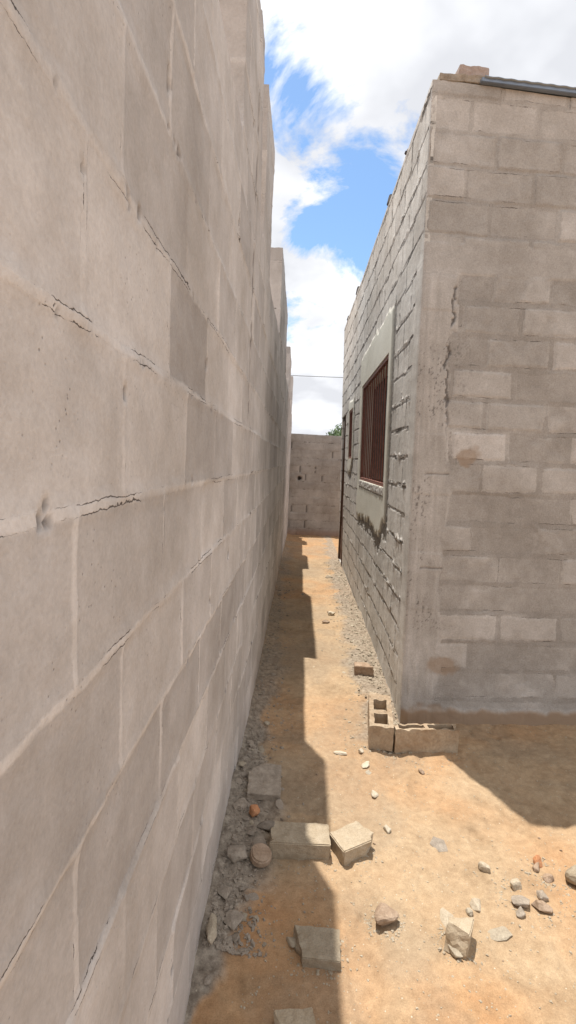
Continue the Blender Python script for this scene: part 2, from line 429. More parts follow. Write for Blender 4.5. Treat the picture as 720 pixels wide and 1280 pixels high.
# ------------------------------------------------------------------ far wall
def back_h(U, V):
    r, c, du, dv, low, Vw = blocks(U, V, -.30, .20, .40, (.0, .2), 23, wob=.006)
    tint = np.clip(.5 + (hash2(r, c, 5) - .5) * 1.0, 0, 1)
    mort = np.clip(np.maximum(sstep(.012, .006, dv), sstep(.012, .006, du)), 0, 1)
    ck = sstep(.017, .009, du) * (hash2(r, c, 15) > .72) * (dv > .02) * .7
    pipe = sstep(.055, .045, np.hypot(U - .0, V - 1.18))
    ck = np.clip(np.maximum(ck, pipe), 0, 1)
    h = (hash2(r, c, 6) - .5) * .01 - mort * .004 - ck * .02 - pipe * .05 + (fbm(U, V, 6, 3, 9) - .5) * .01
    z = np.zeros_like(h); soil = sstep(-.05, -.27, V) * .5
    return h, np.stack([tint, .8 + 0 * mort, ck * .9, soil], -1), (dv, du, 0)
def back_map(U, V, H): return np.stack([U + 0 * V, 13.10 - H, V + (U + .25) * -.012 * (V > 1)], -1)
wb = surf_mesh(lin(-.5, 6.0, .03), lin(-.6, 2.30, .02), lambda U, V: np.ones(U.shape, bool), back_h, back_map, .15, [-.5, 6.0], [-.6, 2.3])
wall_b = link('far_wall', wb, M_back)
tag(wall_b, 'lower brown-grey block wall closing the far end of the passage', 'wall')

# ------------------------------------------------------------------ house
house = empty('brick_house', (.706, 3.11, 0))
tag(house, 'unplastered grey block house with barred windows on the right', 'house')
A4 = math.radians(4.0); ca, sa = math.cos(A4), math.sin(A4)
H_END = 9.35
def top_z(y): return 3.76 + .034 * (y - 3.11)
W1 = (4.17, 6.02, 1.42, 2.49); W2 = (7.12, 7.70, 1.675, 2.37); DR = (8.42, 9.12, -.10, 2.40)
holes = [W1, W2, DR]
def side_h(U, V):
    r, c, du, dv, low, Vw = blocks(U, V, -.02, .187, .38, (.0, .19), 43, wob=.009)
    tint = np.clip(.5 + (hash2(r, c, 101) - .5) * .9 + (fbm(U, V, 5, 3, 99) - .5) * .5, 0, 1)
    # squeezed-out mortar: ridges hanging under the bed joints, broken up
    e = (fbm(U, V * 1.5, 26, 4, 102) - .5)
    act = sstep(.44, .60, fbm(U, V * 2.5, 4.0, 5, 103))
    ridge = sstep(.024, .004, dv + e * .05 + (fbm(U, V, 9, 3, 141) - .5) * .03) * act
    rh = sstep(.014, .005, du + e * .012) * sstep(.42, .6, fbm(U * 2.5, V, 3.2, 3, 104))
    under = sstep(.010, .003, np.abs(dv - .017 + e * .01)) * (~low) * act
    mort = np.clip(np.maximum(ridge, rh), 0, 1)
    gap = sstep(.007, .003, dv) * (1 - act) * .8 + sstep(.006, .002, du) * .5
    h = (hash2(r, c, 105) - .5) * .003 + (fbm(U, V, 7, 4, 106) - .5) * .004 + (fbm(U, V, 45, 3, 107) - .5) * .002
    h = h + mort * (.011 * sstep(.42, .8, fbm(U, V, 22, 5, 108)) * (.3 + fbm(U, V, 70, 2, 140))) - gap * .005 - under * .003
    ck = np.clip(gap * .7 + under * .75, 0, 1)
    # smooth cement smear on lower third
    sm = sstep(.50, .62, fbm(U, V * .7, 1.8, 3, 110)) * sstep(3.0, .6, V) * .7
    h = h * (1 - .55 * sm); ck = ck * (1 - .5 * sm); mort = mort * (1 - .5 * sm)
    # cement corner strip
    strip = sstep(.19, .15, U - 3.11 + (fbm(U, V, 9, 3, 111) - .5) * .05) * sstep(2.85, 2.75, V)
    h = h * (1 - strip) + strip * (.004 + (fbm(U * .4, V, 9, 3, 112) - .5) * .004); ck *= (1 - strip); mort *= (1 - strip)
    edge = sstep(.012, .004, np.abs(U - 3.11 - .175 + e * .02)) * (V < 2.8) * sstep(.45, .55, fbm(U, V, 5, 3, 113))
    ck = np.maximum(ck, edge * .7); h = h - edge * .005
    # plastered surround of the barred windows
    sp = np.zeros_like(h); g2acc = np.zeros_like(h)
    for (a, b, z0, z1), da, db, du_, dd in ((W1, .12, .22, .34, .40), (W2, .08, .10, .12, .22)):
        bot = z0 - dd + (fbm(U, V * 0, 22, 4, 120) - .5) * .14 + .03 * np.cos((U - (a + b) / 2) * 3)
        # near lower corner of the patch is rounded
        bot = bot + .18 * sstep(a + .25, a - da, U)
        ins = sstep(a - da - .006, a - da + .006, U) * sstep(b + db + .03, b + db - .01, U + (fbm(U, V, 14, 3, 121) - .5) * .08) \
            * sstep(-.008, .008, V - bot) * sstep(z1 + du_ + .02, z1 + du_ - .02, V + (fbm(U, V, 7, 3, 122) - .5) * .10)
        h = h * (1 - ins) + ins * (.012 + (fbm(U, V, 5, 3, 123) - .5) * .004)
        mort *= (1 - ins); ck *= (1 - ins); sp = np.maximum(sp, ins)
        # raked groove on near side, plaster step's shade painted in, running into drips below
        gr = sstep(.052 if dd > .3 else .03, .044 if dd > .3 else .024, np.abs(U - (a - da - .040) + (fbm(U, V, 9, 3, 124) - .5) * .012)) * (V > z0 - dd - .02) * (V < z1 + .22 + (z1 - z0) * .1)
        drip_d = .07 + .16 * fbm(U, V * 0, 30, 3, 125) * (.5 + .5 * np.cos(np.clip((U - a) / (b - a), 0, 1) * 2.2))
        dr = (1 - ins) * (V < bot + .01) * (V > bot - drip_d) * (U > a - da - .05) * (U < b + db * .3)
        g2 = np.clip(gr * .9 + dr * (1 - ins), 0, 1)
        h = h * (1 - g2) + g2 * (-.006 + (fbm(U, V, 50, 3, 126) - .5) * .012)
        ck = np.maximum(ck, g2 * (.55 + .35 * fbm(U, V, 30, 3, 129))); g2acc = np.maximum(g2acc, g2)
        # band of broken brick bedded under the window
        bb = (U > a) * (U < b) * sstep(z0 - .085, z0 - .075, V) * (V < z0)
        if dd > .3:
            seam = sstep(.012, .004, np.abs(np.mod(U + .02 * np.sin(V * 60), .16) - .08)) + (V < z0 - .075)
            h = h * (1 - bb) + bb * (.016 + (fbm(U, V, 35, 3, 127) - .5) * .012 - .008 * np.clip(seam, 0, 1))
            sp = sp * (1 - bb); ck = np.maximum(ck, bb * np.clip(seam, 0, 1) * .5)
    fade = sstep(0, .02, U - 3.11)
    h = h * fade
    soil = 0 * h
    pl = 1 - np.clip(sp + g2acc, 0, 1)
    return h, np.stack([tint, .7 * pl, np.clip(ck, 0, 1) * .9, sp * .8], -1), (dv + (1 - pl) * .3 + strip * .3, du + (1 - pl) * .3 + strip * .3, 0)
def side_map(U, V, H):
    Uc = np.where(H < -.03, np.maximum(U, 3.11 - H), U)
    topf = np.where(V > 3.7, top_z(Uc) - 3.76, 0)
    Z = V + np.clip((V - 2.9) / .86, 0, 1) * (top_z(Uc) - 3.76)
    return np.stack([side_x(Uc, Z) - H, Uc + 0 * V, Z], -1)
def side_keep(U, V):
    k = np.ones(U.shape, bool)
    for a, b, z0, z1 in holes: k &= ~((U > a) & (U < b) & (V > z0) & (V < z1))
    return k
ub = [3.11] + [e for w in holes for e in w[:2]] + [H_END]; vb = sorted([-.45, 3.76] + [e for w in holes for e in w[2:]])
us = graded(3.11, H_END, .0075, .03, ub); vs = lin(-.45, 3.76, .0075, vb)
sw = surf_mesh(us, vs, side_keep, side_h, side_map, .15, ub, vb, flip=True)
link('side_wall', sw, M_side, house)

def front_h(U, V):
    r, c, du, dv, low, Vw = blocks(U, V, -.035, .186, .385, (.02, .21), 53, wob=.010)
    e = fbm(U, V, 15, 4, 200) - .5
    tint = np.clip(.5 + (hash2(r, c, 201) - .5) * 1.1 + (fbm(U, V, 3, 3, 202) - .5) * .6, 0, 1)
    jw = .014 + .012 * fbm(U, V, 4, 3, 203)
    jw = np.where(V > 2.85, jw * .5, jw); ex = sstep(.15, .55, hash2(r, c, 230) + (fbm(U, V, 6, 4, 231) - .5) * .9)
    mort = np.clip(np.maximum(sstep(jw * 1.25, jw * .8, dv + e * .010), sstep(jw * 1.35, jw * .85, du + e * .010)), 0, 1)
    smear = sstep(.58, .68, fbm(U, V, 4.2, 4, 204)) * .7
    mort = np.maximum(mort * (.55 + .45 * sstep(.3, .5, fbm(U, V, 2, 2, 205))), smear * (V < 2.9))
    ck = np.zeros_like(U)
    h = (hash2(r, c, 207) - .5) * .003 + (fbm(U, V, 6, 4, 208) - .5) * .006 + (1 - mort) * ex * .0045 - ck * .006
    h = h + (fbm(U, V, 40, 3, 209) - .5) * .0015
    # ring beam
    rb = sstep(2.72, 2.73, V) * sstep(2.90, 2.89, V + e * .01)
    tint = tint * (1 - rb) + rb * .35; mort *= (1 - rb); h = h * (1 - rb) + rb * (.004 + (fbm(U * .3, V, 14, 3, 210) - .5) * .004)
    ck = np.maximum(ck * (1 - rb), sstep(.006, .002, np.abs(V - 2.72 + e * .02)) * sstep(.5, .6, fbm(U, V, 3, 3, 211)) * .6)
    # cast corner column with trowel drags
    cw = .20 + (fbm(U * 0 + 3, V, 2.2, 3, 212) - .5) * .14 + e * .03
    cc = sstep(cw + .02, cw - .01, U) * sstep(2.76, 2.70, V)
    drag = fbm(U * 7, V * .6, 9, 4, 213)
    band = np.floor(V / .36)
    h = h * (1 - cc) + cc * (.005 + (drag - .5) * .006 + (hash2(band, band * 0, 214) - .5) * .004)
    tint = tint * (1 - cc) + cc * np.clip(.38 + (drag - .5) * 1.1 + (hash2(band, band * 0, 219) - .5) * .3, 0, 1); mort *= (1 - cc * .85)
    lines = np.maximum(sstep(.014, .002, np.abs(drag - .52)), sstep(.010, .002, np.abs(drag - .42))) * sstep(.5, .62, fbm(U, V, 3.5, 3, 215)) * sstep(.42, .12, U) * (V < 2.75) * (V > .6)
    brk = sstep(.010, .003, np.abs(U - cw + (fbm(U, V, 25, 3, 216) - .5) * .05)) * sstep(1.7, 2.0, V) * sstep(.50, .58, fbm(U, V, 5, 3, 217)) * (V < 2.75) * .8
    ties = 0
    for zz in (2.40, 1.56, .98): ties = ties + sstep(.006, .002, np.abs(V - zz + (fbm(U, V, 8, 2, 218) - .5) * .02)) * (U < cw + .02) * (U > cw * .35) * (hash2(np.floor(V * 4), V * 0, 3) > .1)
    ck = np.clip(np.maximum(np.maximum(ck * (1 - cc), lines * .7), np.maximum(brk, ties * .55)), 0, 1)
    h = h - brk * .012 - ties * .006
    # rust-brown clay exposed in a few blocks, soil wicking up from the ground
    sp = np.zeros_like(h)
    for (x0, z0, rx, rz) in ((.33, 1.67, .075, .06), (.245, .36, .10, .06), (.16, .03, .16, .07)):
        d = np.hypot((U - x0) / rx, (V - z0) / rz) + (fbm(U, V, 16, 3, 220) - .5) * 1.3
        s = sstep(1.15, .7, d); sp = np.maximum(sp, s * .62); h = h - s * .004 * fbm(U, V, 40, 3, 221)
    foot = sstep(.095, .06, V + e * .05) 
    sp = np.maximum(sp, foot * .9); h = h + foot * .012 * sstep(.0, .05, U)
    fade = sstep(0, .015, U)
    cover = np.where(V < 2.72, (1 - ex) * .8 * (1 - cc), 0) * (1 - rb)
    cover = np.maximum(cover, smear * .6 * (V < 2.7) * (1 - cc))
    return h * fade, np.stack([tint, np.where(V > 2.8, .45, .95) * (1 - rb) * (1 - .9 * cc), ck * .9, sp], -1), (dv + .3 * np.maximum(cc, rb) , du + .3 * np.maximum(cc, rb) + .1 * (1 - ex) * (V < 2.7), cover)
def front_map(U, V, H):
    Uc = np.where(H < -.03, np.maximum(U, -H), U)
    xx = side_x(3.11, V) + Uc * ca + H * -sa * 0
    return np.stack([xx, 3.11 + Uc * sa - H, V - np.clip((V - 3.2) / .56, 0, 1) * .045 * Uc], -1)
us = np.concatenate([lin(0, 2.0, .0075), graded(2.0, 5.0, .012, .08)[1:]])
fw = surf_mesh(us, lin(-.15, 3.76, .0075), lambda U, V: np.ones(U.shape, bool), front_h, front_map, .148, [0, 5.0], [-.15, 3.76])
link('front_wall', fw, M_front, house)

def bmbox(bm, p0, p1, bev=0.0, rot=None):
    g = bmesh.ops.create_cube(bm, size=1)
    vs = g['verts']; p0 = Vector(p0); p1 = Vector(p1); c = (p0 + p1) / 2; s = p1 - p0
    for v in vs: v.co = Vector((v.co.x * s.x, v.co.y * s.y, v.co.z * s.z)) + c
    if bev:
        es = list({e for v in vs for e in v.link_edges}); bmesh.ops.bevel(bm, geom=es, offset=bev, segments=2, affect='EDGES')
def bmobj(name, bm, mat, parent=None, loc=None, smooth=False):
    me = bpy.data.meshes.new(name); bm.to_mesh(me); bm.free()
    if smooth:
        for p in me.polygons: p.use_smooth = True
    return link(name, me, mat, parent, loc)

# the two hidden outer walls, floor, ceiling of the house
bm = bmesh.new()
bmbox(bm, (5.45, 3.60, -.4), (5.60, H_END + .02, 3.74)); bmbox(bm, (.98, H_END - .15, -.45), (5.44, H_END, 3.90))
bmobj('rear_wall', bm, M_inner, house)
bm = bmesh.new(); bmbox(bm, (1.0, 3.6, -.06), (5.44, H_END - .16, .0)); bmobj('floor_slab', bm, M_inner, house)

# corrugated zinc roof sheet lying on the wall head
nx = 260; xsR = np.linspace(.93, 5.75, nx); ysR = np.linspace(0, 1, 8)
XX, YY = np.meshgrid(xsR, ysR, indexing='ij')
y0 = 3.11 + (XX - .64) * math.tan(A4) - .045
yy = y0 + YY * (H_END + .1 - y0)
zz = 3.782 + .034 * (yy - 3.11) + .002 * np.sin(XX / .076 * 2 * math.pi) - .045 * (XX - .64)
P = np.stack([XX, yy, zz], -1).reshape(-1, 3); ii = np.arange(XX.size).reshape(XX.shape)
q = np.stack([ii[:-1, :-1].ravel(), ii[1:, :-1].ravel(), ii[1:, 1:].ravel(), ii[:-1, 1:].ravel()], 1)
P2 = P + np.array([0, 0, .004]); V = np.concatenate([P, P2]); q2 = q + len(P)
fr = np.stack([ii[:-1, 0], ii[1:, 0], ii[1:, 0] + len(P), ii[:-1, 0] + len(P)], 1); bk = np.stack([ii[:-1, -1], ii[1:, -1], ii[1:, -1] + len(P), ii[:-1, -1] + len(P)], 1)
sd = np.stack([ii[0, :-1], ii[0, 1:], ii[0, 1:] + len(P), ii[0, :-1] + len(P)], 1)
roof = link('roof', np_mesh(V, np.concatenate([q[:, ::-1], q2, fr, bk, sd]), None, np.ones(len(q) * 2 + len(fr) + len(bk) + len(sd))), M_zinc, house)
bm = bmesh.new(); bmbox(bm, (.915, 3.075, 3.762), (5.7, 3.105, 3.784), .002)
for v in bm.verts: v.co.z -= .045 * (v.co.x - .64)
bmesh.ops.rotate(bm, cent=Vector((.64, 3.11, 3.76)), matrix=Matrix.Rotation(A4, 3, 'Z'), verts=bm.verts)
fl = bmobj('edge_flashing', bm, M_zinc, house)

# timber rafter ends sticking up out of the side wall head
for y, l, w in ((4.62, .085, .07), (7.25, .10, .10), (8.72, .07, .08), (3.85, .03, .05)):
    bm = bmesh.new(); x = side_x(y, top_z(y))
    bmbox(bm, (x - .012, y - w / 2, top_z(y) + .002), (x + .30, y + w / 2, top_z(y) + l), .006)
    for v in bm.verts:
        if v.co.x < x + .1 and v.co.z > top_z(y) + l * .5: v.co.y += .03; v.co.x += .015
    bmobj('rafter_end', bm, M_beam, house)

# windows
def barred_window(spec, nb, pitch_in=.014):
    a, b, z0, z1 = spec
    fr = bmesh.new(); x = side_x((a + b) / 2, (z0 + z1) / 2)
    slope = (side_x(b, z0) - side_x(a, z0)) / (b - a); lean = -.026
    def P(y, z, d): return (side_x(y, z) + d, y, z)
    def bar(bm, A, B, w, dpt):
        # box between A and B; w across, dpt deep in x
        A = Vector(A); B = Vector(B); d = (B - A).normalized()
        sidev = Vector((1, 0, 0)); o = d.cross(sidev).normalized()
        vs = []
        for p in (A, B):
            for s, t in ((-1, -1), (1, -1), (1, 1), (-1, 1)): vs.append(bm.verts.new(p + o * w / 2 * s + sidev * dpt / 2 * t))
        for k in range(4): bm.faces.new((vs[k], vs[(k + 1) % 4], vs[4 + (k + 1) % 4], vs[4 + k]))
        bm.faces.new(vs[:4][::-1]); bm.faces.new(vs[4:])
    f = .016
    bar(fr, P(a + f, z0 + f, pitch_in), P(b - f, z0 + f, pitch_in), .030, .032); bar(fr, P(a + f, z1 - f, pitch_in), P(b - f, z1 - f, pitch_in), .030, .032)
    bar(fr, P(a + f, z0 + .031, pitch_in), P(a + f, z1 - .031, pitch_in), .030, .032); bar(fr, P(b - f, z0 + .031, pitch_in), P(b - f, z1 - .031, pitch_in), .030, .032)
    bmesh.ops.recalc_face_normals(fr, faces=fr.faces)
    w = bmobj('window', fr, M_steel, house)
    for k in range(nb):
        y = a + .04 + (b - a - .08) * (k + .5) / nb
        bb = bmesh.new(); bar(bb, P(y, z0 + .032, pitch_in), P(y, z1 - .032, pitch_in), .011, .011)
        bmesh.ops.recalc_face_normals(bb, faces=bb.faces)
        o = bmobj('bar', bb, M_steel, None); o.parent = w; o.location = (0, 0, 0)
    # near-black sheet closing the opening behind the bars
    sb = bmesh.new(); bar(sb, P(a + .033, (z0 + z1) / 2, pitch_in + .105), P(b - .033, (z0 + z1) / 2, pitch_in + .105), (z1 - z0) - .066, .006)
    bmesh.ops.recalc_face_normals(sb, faces=sb.faces)
    o = bmobj('back_sheet', sb, M_darksheet, None); o.parent = w; o.location = (0, 0, 0)
    return w
barred_window(W1, 12); barred_window(W2, 5)

# door at the far end of the side wall
a, b, z0, z1 = DR; x = side_x(8.8, 1.2)
bm = bmesh.new()
for (yA, yB, zA, zB) in ((a + .003, a + .05, z0, z1 - .05), (b - .05, b - .003, z0, z1 - .05), (a + .003, b - .003, z1 - .049, z1 - .003)):
    bmbox(bm, (x + .012, yA, zA), (x + .13, yB, zB), .004)
door = bmobj('door', bm, M_doorwood, house)
bm = bmesh.new(); bmbox(bm, (x + .046, a + .052, z0 + .01), (x + .086, b - .052, z1 - .053), .003)
for k in range(4):
    bmbox(bm, (x + .038, a + .12, z0 + .2 + k * .55), (x + .047, b - .12, z0 + .6 + k * .55), .006)
o = bmobj('door_leaf', bm, M_doorwood); o.parent = door; o.location = (0, 0, 0)

# ------------------------------------------------------------------ stones and bricks
def hull_rock(name, size, mat, seed, npts=16, sub=2, rough=.06, flat=True):
    rs = random.Random(seed); bm = bmesh.new()
    for k in range(npts):
        v = Vector((rs.gauss(0, 1), rs.gauss(0, 1), rs.gauss(0, 1))); v.normalize(); v *= rs.uniform(.75, 1.0)
        bm.verts.new((v.x * size[0] / 2, v.y * size[1] / 2, v.z * size[2] / 2))
    r = bmesh.ops.convex_hull(bm, input=bm.verts)
    bmesh.ops.delete(bm, geom=[v for v in bm.verts if not v.link_faces], context='VERTS')
    s = min(size)
    bmesh.ops.bevel(bm, geom=list(bm.edges), offset=s * .05, segments=1, affect='EDGES')
    for v in bm.verts:      # no bevel spikes: nothing outside the stone's own envelope
        q = math.sqrt((v.co.x / size[0]) ** 2 + (v.co.y / size[1]) ** 2 + (v.co.z / size[2]) ** 2) * 2
        if q > 1: v.co /= q
    if sub:
        bmesh.ops.triangulate(bm, faces=bm.faces)
        bmesh.ops.subdivide_edges(bm, edges=bm.edges, cuts=sub, use_grid_fill=True)
        for v in bm.verts:
            n = mnoise.noise(v.co / s * 2.2 + Vector((seed, 0, 0))) + .5 * mnoise.noise(v.co / s * 6 + Vector((seed, 3, 0)))
            v.co += v.co.normalized() * n * s * rough
    bmesh.ops.recalc_face_normals(bm, faces=bm.faces)
    return bm

def rock(name, xy, size, mat, label, cat, seed, rot=None, sink=.25, group=None, npts=16, sub=2):
    bm = hull_rock(name, size, mat, seed, npts, sub)
    R = Matrix.Rotation(rot if rot is not None else random.uniform(0, 6.28), 3, 'Z') @ Matrix.Rotation(random.uniform(-.25, .25), 3, 'X')
    bmesh.ops.rotate(bm, cent=(0, 0, 0), matrix=R, verts=bm.verts)
    zmin = min(v.co.z for v in bm.verts); hh = -zmin * (1 - sink)
    o = bmobj(name, bm, mat, None, (xy[0], xy[1], ground_z(*xy) + hh))
    return tag(o, label, cat, group)

def brick_mesh(size, seed, broken=None, cuts=9, amp=.005):
    """rough cast cement brick; broken: list of (plane point, plane normal) knocked off"""
    bm = bmesh.new(); sx, sy, sz = size
    bmbox(bm, (-sx / 2, -sy / 2, 0), (sx / 2, sy / 2, sz), min(size) * .05)
    for co, no in (broken or []):
        co = Vector(co); no = Vector(no)
        r = bmesh.ops.bisect_plane(bm, geom=bm.verts[:] + bm.edges[:] + bm.faces[:], plane_co=co, plane_no=no, clear_outer=True)
        ce = [g for g in r['geom_cut'] if isinstance(g, bmesh.types.BMEdge)]
        try: bmesh.ops.edgenet_fill(bm, edges=ce)
        except Exception: pass
    bmesh.ops.triangulate(bm, faces=bm.faces)
    for it in range(5):
        long = [e for e in bm.edges if e.calc_length() > .016]
        if not long: break
        bmesh.ops.subdivide_edges(bm, edges=long, cuts=1)
        bmesh.ops.triangulate(bm, faces=[f for f in bm.faces if len(f.verts) > 3])
    brk = broken or []
    for v in bm.verts:
        p = v.co
        n = mnoise.noise(p * 22 + Vector((seed, 0, 0))) + .6 * mnoise.noise(p * 60 + Vector((seed, 5, 0)))
        d = Vector((p.x / sx, p.y / sy, (p.z - sz / 2) / sz)); 
        a = amp
        for co, no in brk:
            if abs((p - Vector(co)).dot(Vector(no).normalized())) < .004: a = amp * 3
        v.co = p + d.normalized() * n * a
    bmesh.ops.recalc_face_normals(bm, faces=bm.faces)
    return bm

def brick(name, pos, size, rz, mat, label, cat, seed, broken=None, tilt=(0, 0), sink=.016, group=None, amp=.0055):
    bm = brick_mesh(size, seed, broken, amp=amp)
    o = bmobj(name, bm, mat, None, (pos[0], pos[1], (ground_z(pos[0], pos[1]) if len(pos) < 3 else pos[2]) - sink))
    o.rotation_euler = (tilt[0], tilt[1], rz)
    return tag(o, label, cat, group)

brick('cement_brick', (.067, 1.985), (.25, .125, .085), math.radians(1), M_greybrick,
      'whole long cement brick lying across the passage, half in shadow, beside the lighter broken half', 'brick', 11, [((-.118, 0, .04), (-1, .25, .1))])
brick('broken_brick', (.292, 1.995), (.165, .115, .078), math.radians(28), M_greybrick,
      'sunlit broken brick half lying at the end of the long brick', 'brick', 12, [((.07, .03, .05), (1, .55, .1)), ((.05, -.05, .05), (.8, -1, 0))], (.03, -.05))
brick('cement_brick', (.125, 1.535), (.155, .115, .05), math.radians(-3), M_greybrick,
      'short cement brick lying alone fully in the wall shadow, nearer than the long brick', 'brick', 13, [((-.06, 0, .04), (-1, -.3, .2))])
brick('cement_brick', (.058, 1.275), (.11, .09, .05), math.radians(8), M_greybrick,
      'cement brick cut off by the bottom edge of the photo, in deep shadow', 'brick', 14, [((-.03, 0, .06), (-1, -.4, .9))])
brick('brick_piece', (.563, 3.83), (.145, .09, .075), math.radians(-4), M_brown,
      'small brown brick piece lying on the rubble against the house side wall', 'brick', 15, [((.06, 0, .05), (1, .3, .3))])

# hollow blocks at the house corner
def hollow_block(name, L, W, Hh, seed, mat, cav=((-.165, -.02), (.02, .165)), wallt=.028, partial=None, fill=None):
    bm = bmesh.new()
    xs = sorted({-L / 2, L / 2, *[c for p in cav for c in p]}); ysb = [-W / 2, -W / 2 + wallt, W / 2 - wallt, W / 2]
    def rect(x0, x1, y0, y1, z, up):
        vs = [bm.verts.new((x, y, z)) for x, y in ((x0, y0), (x1, y0), (x1, y1), (x0, y1))]
        bm.faces.new(vs if up else vs[::-1])
    fl = [0.02] * len(cav) if fill is None else fill
    for i in range(len(xs) - 1):
        for j in range(3):
            hole = j == 1 and any(abs(xs[i] - c[0]) < 1e-6 for c in cav)
            rect(xs[i], xs[i + 1], ysb[j], ysb[j + 1], 0, False)
            if not hole: rect(xs[i], xs[i + 1], ysb[j], ysb[j + 1], Hh, True)
            else:
                k = [abs(xs[i] - c[0]) < 1e-6 for c in cav].index(True); f = fl[k]
                rect(xs[i] , xs[i + 1], ysb[1], ysb[2], f, True)
                for (xa, ya, xb, yb) in ((xs[i], ysb[1], xs[i + 1], ysb[1]), (xs[i + 1], ysb[1], xs[i + 1], ysb[2]), (xs[i + 1], ysb[2], xs[i], ysb[2]), (xs[i], ysb[2], xs[i], ysb[1])):
                    vs = [bm.verts.new(p) for p in ((xa, ya, Hh), (xb, yb, Hh), (xb, yb, f), (xa, ya, f))]; bm.faces.new(vs)
    for i in range(len(xs) - 1):
        for y, s in ((-W / 2, 1), (W / 2, -1)):
            vs = [bm.verts.new(p) for p in ((xs[i], y, 0), (xs[i + 1], y, 0), (xs[i + 1], y, Hh), (xs[i], y, Hh))]; bm.faces.new(vs)
    for j in range(3):
        for x in (-L / 2, L / 2):
            vs = [bm.verts.new(p) for p in ((x, ysb[j], 0), (x, ysb[j + 1], 0), (x, ysb[j + 1], Hh), (x, ysb[j], Hh))]; bm.faces.new(vs)
    bmesh.ops.remove_doubles(bm, verts=bm.verts, dist=1e-5)
    bmesh.ops.recalc_face_normals(bm, faces=bm.faces)
    bmesh.ops.triangulate(bm, faces=bm.faces)
    for it in range(6):
        long = [e for e in bm.edges if e.calc_length() > .014]
        if not long: break
        bmesh.ops.subdivide_edges(bm, edges=long, cuts=1); bmesh.ops.triangulate(bm, faces=[f for f in bm.faces if len(f.verts) > 3])
    for v in bm.verts:
        p = v.co.copy(); sd = Vector((seed, 0, 0))
        n = Vector((mnoise.noise(p * 30 + sd), mnoise.noise(p * 30 + sd * 2), mnoise.noise(p * 30 + sd * 3)))
        v.co += n * .0028
        if p.z > Hh - .004:   # chipped rim
            v.co.z -= max(0, mnoise.noise(p * 26 + sd) + .1) * .022
    return bm
bm = hollow_block('hollow_block', .43, .135, .140, 3, M_dustblock, cav=((-.185, -.055), (-.02, .12)), fill=[.05, .08])
o = bmobj('hollow_block', bm, M_dustblock, None, (.553, 2.975, ground_z(.55, 2.97) - .004)); o.rotation_euler = (0, 0, math.radians(83))
tag(o, 'hollow cement block with two open cells lying along the house corner', 'block')
bm = hollow_block('hollow_block', .365, .065, .14, 5, M_dustblock, wallt=.014, cav=((-.160, -.012), (.012, .160)), fill=[.02, .02])
o = bmobj('hollow_block', bm, M_dustblock, None, (.785, 2.80, ground_z(.78, 2.80) - .004)); o.rotation_euler = (0, 0, math.radians(5))
tag(o, 'smooth-faced orange-stained block standing in front of the house front wall at its corner', 'block')

# things lying on the wall head of the house
zt = 3.762
brick('flat_slab', (.835, 3.175, zt - .006), (.31, .12, .04), A4, M_rub, 'thin dark slab lying flat on the corner of the house wall top', 'slab', 21, sink=0)
brick('clay_brick', (.875, 3.18, zt + .034), (.17, .10, .055), A4 + .03, M_pinkbrick, 'pinkish clay brick resting on the slab on top of the house corner', 'brick', 22, sink=0)

# single rocks that can be told apart
rock('rock', (.37, 1.665), (.115, .10, .095), M_brown, 'rough rounded brown rock alone in the sun in front of the sunlit broken brick', 'rock', 77, rot=.6, sink=.25, npts=15)
brick('broken_brick', (.607, 1.60), (.10, .075, .09), math.radians(62), M_greybrick,
      'angular greenish-grey brick chunk standing on the sunny sand', 'brick', 32, [((.03, .02, .075), (.5, .4, .8)), ((-.04, 0, .05), (-1, .2, .3))], (.05, .1), amp=.0025)
rock('stone', (.585, 1.555), (.075, .03, .04), M_flat, 'thin sliver of stone leaning at the foot of the angular grey chunk', 'stone', 33, rot=2.2, npts=12)
rock('orange_stone', (-.135, 2.14), (.065, .06, .06), M_orange, 'round orange stone sitting in the grey rubble by the left wall', 'stone', 34, npts=30, sink=.15)
# round mortar discs
def disc(xy, r, t, label, seed, mat, tilt):
    bm = bmesh.new(); bmesh.ops.create_cone(bm, cap_ends=True, segments=26, radius1=r, radius2=r * .93, depth=t)
    bmesh.ops.bevel(bm, geom=[e for e in bm.edges if abs((e.verts[0].co - e.verts[1].co).z) < 1e-6], offset=t * .2, segments=2, affect='EDGES')
    for v in bm.verts:
        v.co *= 1 + .08 * mnoise.noise(v.co * 30 + Vector((seed, 0, 0)))
    o = bmobj('mortar_disc', bm, mat, None, (xy[0], xy[1], ground_z(*xy) + t * .75)); o.rotation_euler = tilt
    return tag(o, label, 'mortar disc')
disc((-.095, 1.955), .030, .03, 'small round disc of mortar tilted beside the left end of the long brick', 3, M_rub, (.5, -.2, 0))
disc((-.085, 1.885), .045, .03, 'larger brownish round disc of mortar just in front of the small disc', 6, M_brown, (.25, .15, 0))
rock('stone', (-.185, 1.885), (.12, .09, .07), M_rub, 'big lumpy grey mortar lump against the left wall beside the discs', 'stone', 35, npts=22)
rock('stone', (-.222, 1.545), (.045, .15, .06), M_flat, 'long pale stone standing against the left wall, nearest of the wall rubble', 'stone', 36, rot=.05, npts=18)
rock('stone', (-.20, 1.70), (.07, .07, .04), M_rub, 'flat square grey stone near the left wall behind the long pale one', 'stone', 37, npts=12)
rock('stone', (-.155, 1.60), (.10, .08, .025), M_rub, 'flat cracked grey crust lying on the dark orange sand', 'stone', 38, npts=14, sink=.1)
brick('paving_slab', (-.105, 2.37), (.16, .24, .035), math.radians(2), M_rub, 'half-buried grey cement slab in the shadow beside the left wall', 'slab', 39, [((-.05, .08, 0), (-1, .7, 0))], (.02, .06), sink=.012)
